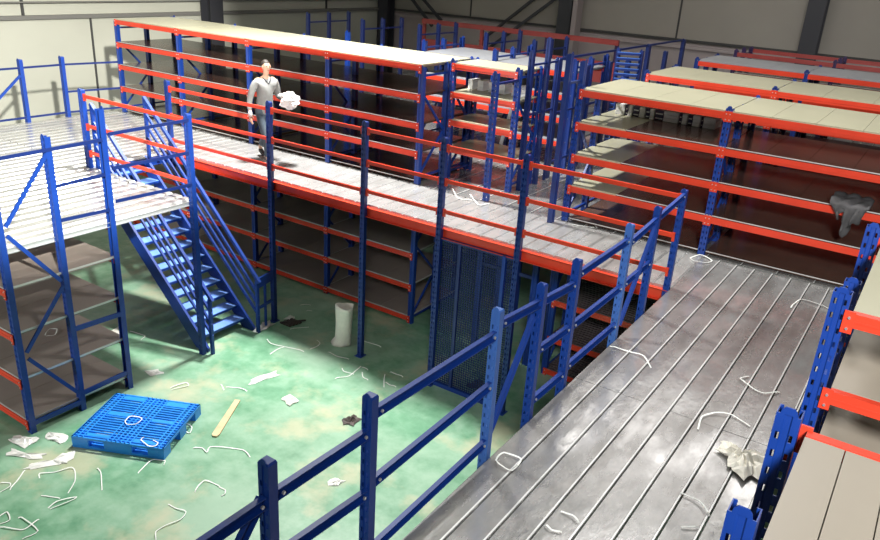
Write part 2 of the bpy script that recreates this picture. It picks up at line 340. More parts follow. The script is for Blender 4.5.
STRAPS = [
  ('F', 'white strap bent like a hook on the floor, nearest the pallet front corner', [(-7.267, 3.44, 0.006), (-7.328, 3.481, 0.006), (-7.231, 3.604, 0.006), (-7.166, 3.748, 0.006), (-7.083, 3.744, 0.006), (-6.91, 3.635, 0.006), (-6.8, 3.485, 0.006)]),
  ('F', 'short straight white strap on the floor just above the long thin loop, left foreground', [(-6.981, 3.29, 0.006), (-6.79, 3.388, 0.006)]),
  ('F', 'long thin closed white strap loop on the green floor, left foreground', [(-6.74, 3.225, 0.006), (-6.756, 3.333, 0.006), (-6.668, 3.505, 0.006), (-6.661, 3.387, 0.006), (-6.71, 3.228, 0.006)]),
  ('F', 'gently curved upright white strap on the floor straight below the blue pallet', [(-6.945, 3.924, 0.006), (-6.832, 3.898, 0.006), (-6.566, 3.733, 0.006)]),
  ('F', 'white strap kinked to a point at the left border of the photo', [(-6.999, 2.865, 0.006), (-7.003, 2.939, 0.006), (-6.864, 2.894, 0.006), (-6.884, 2.804, 0.006)]),
  ('F', 'wavy white strap running in from the left border of the photo near the bottom', [(-6.842, 2.781, 0.006), (-6.648, 2.877, 0.006), (-6.62, 2.953, 0.006), (-6.654, 3.077, 0.006)]),
  ('F', 'angular white strap crossing the wavy one in the bottom left corner', [(-6.831, 2.958, 0.006), (-6.8, 2.983, 0.006), (-6.497, 2.976, 0.006), (-6.511, 2.821, 0.006)]),
  ('F', 'white strap folded flat at the left border, below the crumpled film', [(-7.509, 3.138, 0.006), (-7.428, 3.202, 0.006), (-7.363, 3.167, 0.006), (-7.364, 3.06, 0.006)]),
  ('F', 'straight thin white strap slanting up to the flattened film strip at far left', [(-7.316, 3.141, 0.006), (-7.403, 3.266, 0.006), (-7.519, 3.42, 0.006)]),
  ('P', 'white strap loop lying on the middle of the blue pallet', [(-7.303, 4.553, 0.158), (-7.331, 4.642, 0.158), (-7.249, 4.709, 0.158), (-7.167, 4.692, 0.158), (-7.15, 4.595, 0.158), (-7.213, 4.517, 0.158), (-7.303, 4.553, 0.158)]),
  ('P', 'open white strap hook lying near the front corner of the blue pallet', [(-6.853, 4.489, 0.158), (-6.829, 4.431, 0.158), (-6.67, 4.408, 0.158), (-6.6, 4.464, 0.158), (-6.631, 4.515, 0.158), (-6.724, 4.516, 0.158)]),
  ('F', 'small white strap ring beside the right edge of the blue pallet', [(-6.885, 5.075, 0.006), (-6.865, 5.12, 0.006), (-6.758, 5.094, 0.006), (-6.692, 5.01, 0.006), (-6.746, 4.993, 0.006), (-6.816, 5.019, 0.006)]),
  ('F', 'white strap curling up to the front right corner of the blue pallet', [(-6.517, 4.148, 0.006), (-6.584, 4.33, 0.006), (-6.57, 4.413, 0.006), (-6.467, 4.472, 0.006), (-6.414, 4.417, 0.006)]),
  ('F', 'wide white strap shaped like a flattened m, between the pallet and the nearest guardrail post', [(-6.42, 4.832, 0.006), (-6.339, 4.898, 0.006), (-6.217, 4.869, 0.006), (-6.282, 4.969, 0.006), (-6.121, 5.073, 0.006), (-5.936, 5.17, 0.006), (-5.77, 5.126, 0.006)]),
  ('F', 'flattened white strap loop on the floor between the stairs and the pallet', [(-7.725, 5.521, 0.006), (-7.668, 5.738, 0.006), (-7.585, 5.704, 0.006), (-7.674, 5.497, 0.006)]),
  ('F', 'short strap piece left of the nearly straight one beyond the wooden plank', [(-7.29, 6.017, 0.006), (-7.14, 5.939, 0.006)]),
  ('F', 'nearly straight thin white strap on the floor beyond the wooden plank', [(-7.179, 6.007, 0.006), (-7.037, 6.091, 0.006), (-6.887, 6.115, 0.006)]),
  ('F', 'arched white strap on the floor to the left of the nearest guardrail post', [(-5.765, 4.322, 0.006), (-5.826, 4.427, 0.006), (-5.829, 4.513, 0.006), (-5.734, 4.544, 0.006), (-5.621, 4.545, 0.006)]),
  ('F', 'big white strap curve ending in a tail at the bottom edge, left of the guardrail', [(-5.83, 4.019, 0.006), (-5.692, 4.026, 0.006), (-5.581, 4.053, 0.006), (-5.531, 3.936, 0.006), (-5.58, 3.764, 0.006), (-5.575, 3.675, 0.006), (-5.48, 3.604, 0.006)]),
  ('F', 'tiny white strap bent back on itself left of the nearest guardrail post', [(-5.629, 4.538, 0.006), (-5.539, 4.544, 0.006), (-5.487, 4.499, 0.006), (-5.495, 4.45, 0.006)]),
  ('F', 'white strap reaching left from the foot of the middle red railing post', [(-6.199, 7.117, 0.006), (-6.094, 7.295, 0.006), (-6.108, 7.466, 0.006), (-6.145, 7.624, 0.006)]),
  ('F', 'white strap bent in two beside the foot of the middle red railing post', [(-6.318, 7.404, 0.006), (-6.221, 7.335, 0.006), (-6.075, 7.383, 0.006)]),
  ('F', 'curved white strap on the shadow edge between the white tube and the lit green floor', [(-6.791, 7.633, 0.006), (-6.619, 7.617, 0.006), (-6.413, 7.671, 0.006)]),
  ('F', 'long zigzag white strap on the green floor in front of the stair foot', [(-7.776, 7.344, 0.006), (-7.613, 7.269, 0.006), (-7.375, 7.345, 0.006), (-7.073, 7.415, 0.006)]),
  ('F', 'short white strap branching off the long zigzag strap near the stair foot', [(-7.398, 7.039, 0.006), (-7.409, 7.192, 0.006), (-7.397, 7.326, 0.006)]),
  ('F', 'small arched white strap on the shadow edge left of the white tube', [(-7.059, 7.53, 0.006), (-7.023, 7.644, 0.006), (-7.075, 7.769, 0.006), (-7.188, 7.803, 0.006)]),
  ('F', 'upright white strap hook left of the wire mesh partition', [(-5.736, 7.666, 0.006), (-5.644, 7.525, 0.006), (-5.528, 7.375, 0.006)]),
  ('F', 'white strap lying close to the shadow line left of the wire mesh partition', [(-5.6, 7.491, 0.006), (-5.496, 7.471, 0.006), (-5.399, 7.482, 0.006)]),
  ('F', 'double white strap pointing to the foot of the wire mesh partition', [(-5.716, 7.757, 0.006), (-5.615, 7.767, 0.006), (-5.487, 7.764, 0.006)]),
  ('F', 'white strap lying in the shade to the right of the middle railing post', [(-6.686, 8.231, 0.006), (-6.494, 8.265, 0.006), (-6.284, 8.272, 0.006)]),
  ('F', 'short white strap pointing away right from the foot of the middle railing post', [(-6.116, 7.611, 0.006), (-5.994, 7.599, 0.006)]),
  ('F', 'white strap curling down from the foot of the middle railing post', [(-6.024, 7.5, 0.006), (-5.924, 7.4, 0.006), (-5.817, 7.381, 0.006)]),
  ('F', 'thin white strap in the dark beyond the flat debris by the stair foot', [(-8.252, 8.565, 0.006), (-8.114, 8.686, 0.006)]),
  ('F', 'thin white strap nearest the flat debris by the stair foot', [(-7.75, 7.814, 0.006), (-7.574, 8.059, 0.006)]),
  ('F', 'bright short white strap in the dark behind the post at the stair foot', [(-8.015, 8.459, 0.006), (-7.941, 8.524, 0.006)]),
  ('F', 'thin straight strap on the floor just left of the second guardrail post', [(-4.322, 5.142, 0.006), (-4.21, 5.209, 0.006)]),
  ('F', 'pair of white straps in the shade under the stairs, left side', [(-9.53, 6.192, 0.006), (-9.225, 6.235, 0.006), (-9.161, 6.118, 0.006)]),
  ('D', 'white strap bent in a shallow arch on the walkway deck beside the pale guardrail post', [(-2.024, 6.121, 2.37), (-1.817, 6.134, 2.37), (-1.701, 6.123, 2.37), (-1.583, 5.975, 2.37)]),
  ('D', 'closed white strap ring lying at the guardrail edge of the walkway deck', [(-1.982, 3.965, 2.37), (-1.981, 4.076, 2.37), (-1.844, 4.075, 2.37), (-1.836, 3.931, 2.37), (-1.937, 3.929, 2.37), (-1.982, 3.965, 2.37)]),
  ('D', 'pale short strap on the near deck at the bottom of the photo', [(-1.388, 3.762, 2.37), (-1.312, 3.763, 2.37), (-1.251, 3.735, 2.37)]),
  ('D', 'faint long strap curve on the near deck below the pale short one', [(-1.41, 3.582, 2.37), (-1.36, 3.565, 2.37), (-1.298, 3.59, 2.37)]),
  ('D', 'white strap arch with a hooked left end in the middle of the walkway deck', [(-0.964, 5.273, 2.37), (-0.989, 5.463, 2.37), (-0.929, 5.584, 2.37), (-0.804, 5.641, 2.37), (-0.652, 5.577, 2.37)]),
  ('D', 'white strap folded like a tick mark on the walkway deck, right of centre', [(-0.852, 6.396, 2.37), (-0.902, 6.288, 2.37), (-0.781, 6.197, 2.37), (-0.669, 6.166, 2.37), (-0.574, 6.285, 2.37)]),
  ('D', 'white strap bent along the deck near the topmost red beam end of the right-hand rack', [(-0.513, 8.494, 2.37), (-0.804, 8.56, 2.37), (-0.849, 8.365, 2.37), (-0.857, 8.243, 2.37)]),
  ('D', 'white strap curve on the walkway deck just below the crumpled film', [(-0.834, 4.428, 2.37), (-0.704, 4.416, 2.37), (-0.606, 4.315, 2.37)]),
  ('D', 'tiny straight strap near the bottom edge of the walkway deck', [(-0.722, 4.096, 2.37), (-0.63, 4.167, 2.37)]),
  ('D', 'loose white strap coil at the foot of the blue upright where the walkways meet', [(-3.926, 9.209, 2.37), (-3.89, 9.421, 2.37), (-3.661, 9.406, 2.37), (-3.485, 9.234, 2.37), (-3.624, 9.157, 2.37), (-3.809, 9.148, 2.37)]),
  ('D', 'white strap coil at the foot of the perforated upright of the cream-topped rack', [(-2.159, 8.979, 2.37), (-2.094, 9.175, 2.37), (-1.917, 9.067, 2.37), (-1.983, 8.919, 2.37), (-2.089, 8.909, 2.37), (-2.159, 8.979, 2.37)]),
  ('D', 'thin white strap on the cross walkway between two railing posts near the far aisle', [(-5.554, 9.353, 2.37), (-5.181, 8.97, 2.37), (-5.106, 9.177, 2.37)]),
  ('D', 'curved strap on the cross walkway left of the thin one near the far aisle', [(-5.92, 9.425, 2.37), (-5.572, 9.052, 2.37), (-5.371, 9.115, 2.37)]),
  ('S', 'small white strap rectangle on a low shelf of the left-hand rack', [(-8.972, 4.614, 0.742), (-9.081, 4.747, 0.742), (-9.002, 4.797, 0.742), (-8.879, 4.694, 0.742), (-8.937, 4.607, 0.742)]),
]

# ------------------------------------------------------------------ the room
b = MB(); b.box(-17, 12, -6, 22, -.2, 0, 'floor'); struct('floor', b)
b = MB(); b.box(-17.2, 12.2, -6.2, 22.2, 9.4, 9.6, 'ceiling'); struct('ceiling', b)
b = MB(); b.box(-17.2, -17, -6, 22, 0, 3.84, 'wall_left'); b.box(-17.3, -17.08, -6, 22, 3.84, 9.4, 'wall_left'); struct('wall_left', b)
b = MB(); b.box(-17.2, 12.2, 22, 22.2, 0, 3.80, 'wall_low'); b.box(-17.2, 12.2, 22.05, 22.3, 3.80, 9.4, 'wall'); struct('wall_back', b)
b = MB(); b.box(12, 12.2, -6, 22, 0, 9.4, 'wall'); struct('wall_right', b)
b = MB(); b.box(-17.2, 12.2, -6.2, -6, 0, 9.4, 'wall'); struct('wall_front', b)
# trims: girts, panel joints, cap ledge
k = 1
def trim(bb):
    global k
    struct('trim_%d' % k, bb); k += 1
b = MB(); b.box(-17.08, -16.92, -6, 22, 3.82, 3.90, 'mid_steel'); b.box(-17.0, -16.95, -6, 22, 4.16, 4.19, 'mid_steel'); trim(b)
b = MB(); b.box(-17, 12, 21.93, 22.06, 3.84, 3.90, 'seam'); trim(b)
b = MB(); b.box(-17, 12, 21.90, 22.02, 3.66, 3.74, 'wall_low'); trim(b)
b = MB()
for y in (3.4, 9.32, 14.6, 19.0): b.box(-17.075, -17.03, y, y+.05, 3.9, 9.4, 'seam')
for y in (-1.0, 4.5, 9.85): b.box(-17.0, -16.97, y+1.0, y+1.04, 0, 3.84, 'seam')
trim(b)
b = MB()
for x in (-13.6, -6.85, -.2, 6.4): b.box(x, x+.04, 22.02, 22.06, 3.9, 9.4, 'seam')
trim(b)
def h_column(x, y, ax):
    b = MB(); w = .42
    if ax == 'y':
        b.box(x-w/2, x+w/2, y-.40, y-.38, 0, 9.4, 'column'); b.box(x-w/2, x+w/2, y-.02, y, 0, 9.4, 'column'); b.box(x-.012, x+.012, y-.38, y-.02, 0, 9.4, 'column')
    else:
        b.box(x, x+.02, y-w/2, y+w/2, 0, 9.4, 'column'); b.box(x+.36, x+.38, y-w/2, y+w/2, 0, 9.4, 'column'); b.box(x+.02, x+.36, y-.012, y+.012, 0, 9.4, 'column')
    trim(b)
for x in (-16.75, -10.05, -3.35, 3.35): h_column(x, 21.9, 'y')
h_column(-16.9, 14.2, 'x'); h_column(-16.9, 6.0, 'x')
b = MB()   # paired wind bracing angles on the back wall
for (x0, z0, x1, z1) in ((-16.4, 5.3, -14.4, 3.7), (-16.75, 5.3, -14.75, 3.5), (-10.4, 5.2, -12.9, 3.2), (-10.0, 5.0, -12.6, 3.0)):
    b.bar((x0, 21.6, z0), (x1, 21.6, z1), .08, .08, 'column')
trim(b)
b = MB(); b.box(-9.80, -9.66, 21.5, 21.9, 0, 9.4, 'wall_low'); trim(b)     # pale down pipe beside the column

# ------------------------------------------------------------------ decks
def deck(name, label, x0, x1, y0, y1, mat, cuts=(), w=.205, fold=.010, off=0.0, edges=(), groove=0):
    t = thing(name, (x0, y0, 0), label, 'deck')
    b = MB(); x = x0; zt = DK
    rnd = random.Random(int(abs(x0*100+y0*10)))
    ys = [y0]+[c for c in cuts if y0 < c < y1]+[y1]
    while x < x1-.01:
        xe = min(x+w, x1)
        for i in range(len(ys)-1):
            a, c = ys[i]+(.004 if i else 0), ys[i+1]
            dz = rnd.uniform(-.0015, .0015)
            g = .0025
            P = [(x+g, zt-.035), (x+g, zt+dz-.006), (x+g+.006, zt+dz), (xe-g-.018, zt+dz), (xe-g-.013, zt+dz+fold), (xe-g-.004, zt+dz+fold), (xe-g, zt+dz-.004), (xe-g, zt-.035)]
            if groove: P = [(x+g, zt-.035), (x+g, zt+dz-groove), (x+g+groove, zt+dz), (xe-g-groove-.006, zt+dz), (xe-g-.004, zt+dz-groove), (xe-g, zt-groove), (xe-g, zt-.035)]
            else: b.box(xe-g-.014, xe-g-.003, a, c, zt+dz-.001, zt+dz+fold+.001, 'zinc_edge_and_highlight')  # fold strip brightened, its highlight put into the colour
            n = len(P); vs = [(px, yy, pz) for yy in (a, c) for px, pz in P]
            b.add(vs, [(j, (j+1) % n, n+(j+1) % n, n+j) for j in range(n)]+[tuple(range(n))[::-1], tuple(range(n, 2*n))], mat)
        x = xe
    put('deck_planks', b, t)
    for (p, q, m, ww, hh) in edges:
        b = MB(); b.channel(p, q, ww, hh, m, .006); put('edge_beam', b, t)
    return t
ZB = DK-.10
deck('walkway_deck', 'long metal plank walkway running away from the camera on the right', -2.045, -.385, -.4, 9.17, 'deck', (5.4,), .205, .006,
     edges=(((-2.03, -.4, ZB), (-2.03, 7.85, ZB), 'dark_blue', .05, .12), ((-.40, -.4, ZB), (-.40, 9.1, ZB), 'dark_blue', .05, .12)))
deck('cross_walkway_deck', 'metal plank cross walkway the man walks on, behind the red railing', -10.45, -2.05, 7.93, 9.20, 'deck_cross', (), .205, .010, groove=.013,
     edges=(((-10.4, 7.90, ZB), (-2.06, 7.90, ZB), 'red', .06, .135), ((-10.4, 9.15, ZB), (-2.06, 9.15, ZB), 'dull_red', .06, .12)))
deck('platform_deck', 'bright ribbed metal platform at far left above the left-hand rack', -13.9, -8.20, 3.84, 6.45, 'deck_left', (5.2,), .205, .018, groove=.030,
     edges=(((-13.8, 6.45, ZB), (-8.2, 6.45, ZB), 'red', .05, .12), ((-8.19, 3.9, ZB+.04), (-8.19, 6.4, ZB+.04), 'galv', .03, .06), ((-13.8, 5.25, ZB), (-8.2, 5.25, ZB), 'red', .05, .12), ((-13.8, 3.90, ZB), (-8.2, 3.90, ZB), 'red', .05, .12)))
deck('landing_deck', 'metal plank landing at the top of the blue stairs', -13.9, -10.47, 6.46, 9.20, 'deck_left', (7.9,), .205, .012, groove=.026,
     edges=(((-10.46, 6.5, ZB), (-10.46, 7.9, ZB), 'blue', .05, .12),))
deck('rear_deck', 'metal plank deck under the upper racks at the back of the hall', -13.9, 5.2, 9.21, 19.6, 'deck', (11.0, 13.7, 16.3), .41, .004)

# ------------------------------------------------------------------ guardrail of the main walkway
g = thing('blue_guardrail', (-2.08, .7, 0), 'blue steel guardrail with perforated posts along the left edge of the long walkway', 'railing')
GX = -2.085
posts = [(.7, 3.46, 'blue'), (1.95, 3.47, 'dark_blue'), (2.67, 3.46, 'dark_blue'), (3.98, 3.48, 'pale_lit_blue'), (4.62, 3.45, 'dark_blue'), (5.22, 3.46, 'dark_blue'), (6.34, 3.47, 'pale_lit_blue'), (7.08, 3.46, 'dark_blue'), (7.90, 3.46, 'blue')]
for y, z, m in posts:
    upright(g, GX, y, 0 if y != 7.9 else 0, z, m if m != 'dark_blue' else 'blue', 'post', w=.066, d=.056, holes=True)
def rail(t, p, q, h=.062, w=.032, m='blue', name='rail', bolts=True):
    bb = MB(); bb.channel(p, q, w, h, m)
    if bolts:
        for e, s in ((Vector(p), 1), (Vector(q), -1)):
            d = (Vector(q)-Vector(p)).normalized()*s*.03; c = e+d
            if abs(d.y) > abs(d.x): bb.bolt(c.x+w/2, c.y, c.z, 'x', .010, 1)
            else: bb.bolt(c.x, c.y-w/2, c.z, 'y', .010, -1)
    return put(name, bb, t)
RX = GX+.01
h2 = .031
for y0, y1, z0, z1 in ((.7, 1.95, 3.33, 3.31), (1.95, 2.67, 3.311, 3.288), (2.67, 3.98, 3.385, 3.345), (3.98, 5.22, 3.405, 3.303), (5.22, 6.34, 3.372, 3.367), (6.34, 7.90, 3.33, 3.445),
                       (.7, 1.95, 2.97, 2.96), (1.95, 2.67, 2.955, 2.90), (2.67, 3.98, 2.945, 2.968), (4.62, 5.22, 2.947, 2.924), (5.22, 6.34, 2.92, 2.912), (6.34, 7.08, 2.92, 2.93),
                       (.7, 1.95, 2.52, 2.51), (2.67, 3.98, 2.479, 2.511), (4.62, 5.22, 2.515, 2.50), (5.22, 6.34, 2.545, 2.525), (1.95, 2.67, 2.50, 2.49)):
    rail(g, (RX, y0+.035, z0-h2), (RX, y1-.035, z1-h2))
for p, q in (((RX-.03, 1.30, 2.55), (RX-.03, 1.93, 3.28)), ((RX-.03, 4.05, 2.48), (RX-.03, 4.58, 3.22)), ((RX+.005, 6.42, 2.46), (RX+.005, 7.05, 3.32))):
    bb = MB(); bb.channel(p, q, .03, .055, 'blue'); put('diagonal_brace', bb, g)

# ------------------------------------------------------------------ red railing of the cross walkway
g = thing('red_railing', (-6.3, 7.90, 0), 'red three-bar railing on tall dark blue posts along the cross walkway', 'railing')
px = [-10.42, -8.15, -6.36, -5.09, -3.93, -2.07]
for i, x in enumerate(px[:-1]):
    upright(g, x, 7.87, 2.1 if i == 0 else 0, 3.50, 'mid_blue', 'post', w=.074, d=.064)
    if i: 
        bb = MB(); bb.box(x-.06, x+.06, 7.80, 7.94, 0, .008, 'blue'); put('base_plate', bb, g)
def rrail(t, x0, x1, y, z, h=.055, m='red', w=.026):
    bb = MB(); bb.box(x0, x1, y-w, y, z-h, z, m)
    for a in (x0, x1-.03): bb.box(a, a+.03, y-w-.004, y+.004, z-h-.04, z+.012, m)
    return put('rail', bb, t)
for i in range(5):
    for z in (3.425, 2.99, 2.585):
        rrail(g, px[i]+.038, px[i+1]-(.038 if i < 4 else .02), 7.885, z, .048)
# ------------------------------------------------------------------ red railing round the stair opening
g = thing('stair_opening_railing', (-9.3, 6.45, 2.2), 'red three-bar railing along the near side of the stair opening', 'railing')
upright(g, -10.47, 6.43, 2.2, 3.50, 'blue', 'post')
for z in (3.44, 3.01, 2.61): rrail(g, -10.425, -8.195, 6.445, z, .048)

# ------------------------------------------------------------------ left-hand rack under the platform and its guardrail
LV = [.16, .72, 1.31, 1.87]
rack('dusty four-shelf rack under the bright platform at far left', [-11.85, -10.0, -8.15], [3.87, 4.52, 5.20], 0, 2.24, LV, 'under_board', name='storage_rack', heights=[3.46, 3.50, 3.72], braces=False, holes=True, n=3, beam_h=.085, inset=False)
t = [o for o in bpy.data.objects if o.name.startswith('storage_rack')][-1]
for (y0, z0, y1, z1) in ((4.495, 3.318, 3.93, 2.60), (3.93, 2.50, 4.46, 1.80), (4.478, 1.733, 3.934, 1.063), (3.945, .98, 4.479, .27)):
    bb = MB(); bb.bar((-8.12, y0, z0), (-8.12, y1, z1), .02, .045, 'blue'); put('zigzag_brace', bb, t)
for (z0, z1, y0, y1) in ((1.136, 1.112, 4.55, 5.18), (.24, .255, 4.54, 5.16), (.13, .13, 3.90, 4.50)):
    bb = MB(); bb.bar((-8.12, y0, z0), (-8.12, y1, z1), .025, .06, 'blue'); put('frame_tie', bb, t)
g = thing('platform_guardrail', (-8.15, 5.5, 0), 'slim dark blue guardrail along the near right edge of the bright platform', 'railing')
upright(g, -8.15, 6.43, 0, 3.50, 'blue', 'post')
for (y0, z0, y1, z1) in ((3.90, 3.37, 5.17, 3.39), (5.26, 3.443, 6.41, 3.461), (4.55, 2.955, 5.16, 2.973), (5.26, 3.03, 6.38, 3.035), (4.55, 2.549, 5.17, 2.533), (5.26, 2.619, 6.40, 2.60)):
    bb = MB(); bb.bar((-8.11, y0, z0-.02), (-8.11, y1, z1-.02), .02, .04, 'dark_blue'); put('rail', bb, g)
g = thing('far_left_guardrail', (-13.86, 7.5, 2.3), 'blue guardrail on the far side of the platform in front of the bright left wall', 'railing')
for y in (6.1, 7.42, 8.20): upright(g, -13.87, y, 2.30, 3.46, 'blue', 'post', holes=False)
for z in (3.33, 2.83, 2.45):
    for y0, y1 in ((4.4, 6.1), (6.1, 7.42), (7.42, 8.2), (8.2, 9.2)):
        if z == 2.83 and y1 < 9: continue
        bb = MB(); bb.bar((-13.84, y0+.03, z), (-13.84 if y1 < 9 else -13.665, y1-.03 if y1 < 9 else 9.22, z), .02, .035, 'dark_blue'); put('rail', bb, g)
bb = MB(); bb.bar((-13.84, 7.38, 3.2), (-13.84, 6.45, 2.42), .02, .045, 'blue'); put('diagonal_brace', bb, g)

# ------------------------------------------------------------------ racks on the deck
YA = [9.25, 9.90, 10.55]
RZ = DK+.006
UL = [2.86, 3.28, 3.70, 4.12]
G1 = 'orange and blue racks standing on the upper deck'
rack('long bright-topped orange and blue rack behind the walking man', [-13.62, -11.82, -10.02, -8.24, -6.44], YA, RZ, 4.095, UL, 'shaded_brown', G1, top_mat='cream', floor_board=True, holes=False)
t = rack('short half-depth rack bay just right of the long bright-topped rack', [-6.33, -5.22], [9.90, 10.55], RZ, 4.17, UL, 'cream', G1, top_mat='cream', n=2)
upright(t, -5.22, 9.25, RZ, 4.17, 'blue')
bb = MB(); bb.bar((-5.22, 9.28, 4.02), (-5.22, 9.87, 4.02), .03, .03, 'dark_blue'); put('frame_brace', bb, t)
bb = MB(); bb.bar((-5.60, 10.60, 3.72), (-5.80, 10.60, 2.86), .03, .05, 'galv'); put('diagonal_brace', bb, t)
rack('grey-topped rack row directly behind the long bright-topped rack', [-8.25, -6.75, -5.24], [11.87, 12.5, 13.15], RZ, 4.16, [2.8, 3.2, 3.58, 3.96], 'grey_board', G1, top_mat='grey_board', holes=False, n=3, plates=False, tall=True, umat='mid_blue')
XC = [-3.96, -2.10, -.235, 1.62, 3.48]
rack('near cream-topped rack with four shelves facing the long walkway', XC, YA[:1]+[9.88, 10.60], RZ, 4.16, UL, 'shaded_brown', G1, top_mat='cream', floor_board=True, split_mat='cream')
rack('second cream-topped rack from the camera, right background', XC, [11.68, 12.33, 13.0], RZ, 4.16, UL, 'shaded_brown', G1, top_mat='cream', n=3, umat='mid_blue')
rack('third rack from the camera with pale grey top, right background', [-4.03, -2.17, -.3, 1.55], [14.5, 15.15, 15.8], RZ, 4.16, UL, 'shaded_brown', G1, top_mat='grey_board', n=3, holes=False, plates=False, umat='mid_blue')
rack('farthest rack at right with bare dull red top beams under the back wall', [-4.0, -2.1, -.25, 1.6], [17.15, 17.8, 18.45], RZ, 4.16, UL, 'shaded_brown', G1, skip_top=True, bmat='dull_red', holes=False, plates=False, umat='purple')
# racks at the right border, one behind the other across an aisle
G2 = 'racks along the right border of the photo'
rack('beige-topped rack in the bottom right corner, nearest the camera', [-.190, 1.62], [1.32, 1.97, 2.62], RZ, 4.17, [2.86, 3.28, 3.70, 4.10], 'board', G2, n=13, floor_board=True, inset=True, tall=True, beam_h=.072)
rack('second rack along the right border with two bright red beams showing', [-.200, 1.62], [3.90, 4.55, 5.20], RZ, 4.20, [2.86, 3.28, 3.69, 4.115], 'board', G2, top_mat='cream', n=4, floor_board=True, inset=True, beam_h=.072)

# lower tier
G3 = 'racks on the ground floor'
rack('dark ground-floor rack under the cross walkway, shelves bare', [-13.62, -11.82, -10.02, -8.26, -6.44], YA, 0, 2.31, [.12, .68, 1.22, 1.75], 'under_board', G3, n=3, beam_h=.075, holes=False)
rack('ground-floor rack with dark slatted shelves seen through the blue guardrail', [-3.96, -2.10, -.235], [9.2, 9.85, 10.55], 0, 2.31, [.10, .62, 1.20, 1.78], 'rib', G3, n=2, beam_h=.08, holes=False)

# wire mesh partition
t = thing('wire_mesh_partition', (-4.5, 7.9, 0), 'dark blue wire mesh partition between two tall posts under the cross walkway', 'partition')
def wires(x0, x1, y, z0, z1, dx, dz, r=.0028):
    b = MB(); x = x0+dx
    while x < x1: b.box(x-r, x+r, y-r, y+r, z0, z1, 'dark_blue'); x += dx
    z = z0+dz
    while z < z1: b.box(x0, x1, y-r, y+r, z-r, z+r, 'dark_blue'); z += dz
    return b
for a, c in ((-5.05, -4.79), (-4.75, -4.13), (-4.09, -3.97)):
    put('mesh_panel', wires(a, c, 7.9, .06, 2.2, .035, .035, .0042), t)
bb = MB(); bb.box(-5.05, -3.97, 7.875, 7.925, 0, .06, 'blue'); bb.box(-5.05, -3.97, 7.88, 7.92, 2.16, 2.2, 'dark_blue'); bb.box(-4.79, -4.75, 7.88, 7.92, .06, 2.16, 'dark_blue'); put('frame', bb, t)
bb = MB(); bb.box(-4.135, -4.09, 7.87, 7.93, 0, 2.2, 'blue'); put('frame_post', bb, t)
t = thing('support_posts_frame', (-5.22, 9.25, 0), 'blue ground-floor frame of uprights behind the wire mesh partition', 'frame')
for x in (-5.22, -4.3):
    for y in (9.25, 9.9, 10.55): upright(t, x, y, 0, 2.25, 'blue', holes=False)
bb = MB(); bb.bar((-5.22, 9.25, 1.4), (-4.3, 9.25, 1.4), .03, .05, 'dark_blue'); put('frame_tie', bb, t)

# ------------------------------------------------------------------ stairs
t = thing('staircase', (-8.2, 6.95, 0), 'blue steel staircase with open pale treads leading up to the platform', 'stairs')
def sl(x): return -8.20-x     # height of the nosing line above the floor at x
for y in (6.52, 7.42):
    bb = MB(); dx = .0
    P = [(-8.16, 0), (-8.40, 0), (-10.50, 2.10), (-10.50, 2.34), (-8.16, .16)]
    P = [(-8.12, 0), (-8.38, 0), (-10.50, 2.08), (-10.50, 2.36), (-8.12, .06)]
    n = len(P); vs = [(x, yy, z) for yy in (y-.02, y+.02) for x, z in P]
    bb.add(vs, [(i, (i+1) % n, n+(i+1) % n, n+i) for i in range(n)]+[tuple(range(n))[::-1], tuple(range(n, 2*n))], 'blue')
    put('stringer', bb, t)
for i in range(1, 14):
    z = i*.1685; x = -8.20-z+.02
    bb = MB(); bb.box(x-.20, x+.02, 6.54, 7.40, z-.010, z, 'tread_sheen_blue'); bb.box(x+.012, x+.02, 6.54, 7.40, z-.045, z-.01, 'blue'); bb.box(x-.20, x-.19, 6.54, 7.40, z-.045, z-.01, 'blue')
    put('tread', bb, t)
for y, near in ((6.52, 1), (7.42, 0)):
    bb = MB()
    top0, bot0 = Vector((-10.42, y, 3.30)), Vector((-7.98, y, .86))
    bb.bar(top0, bot0, .045, .05, 'blue')
    h = put('handrail', bb, t)
    h['_b'] = list(t['_b'])
    for dz in (.24, .42, .60):
        c = MB(); c.bar((-10.40, y, 3.28-dz), (-8.02, y, .90-dz), .03, .035, 'blue'); o = put('infill_rail', c, h)
    for x, zl, zh in ((-10.40, 2.30, 3.26), (-8.04, .0, .88), (-9.3, 1.25, 2.16)):
        if x == -9.3 : continue
        c = MB(); c.bar((x, y, zl), (x, y, zh), .045, .045, 'blue'); put('rail_post', c, h)
bb = MB(); bb.bar((-8.02, 7.44, .84), (-8.10, 7.80, .84), .03, .16, 'blue', ); bb.bar((-8.06, 7.60, .05), (-8.06, 7.60, .80), .03, .03, 'blue'); bb.bar((-8.03, 7.46, .42), (-8.10, 7.80, .42), .03, .04, 'blue')
put('side_bracket', bb, t)

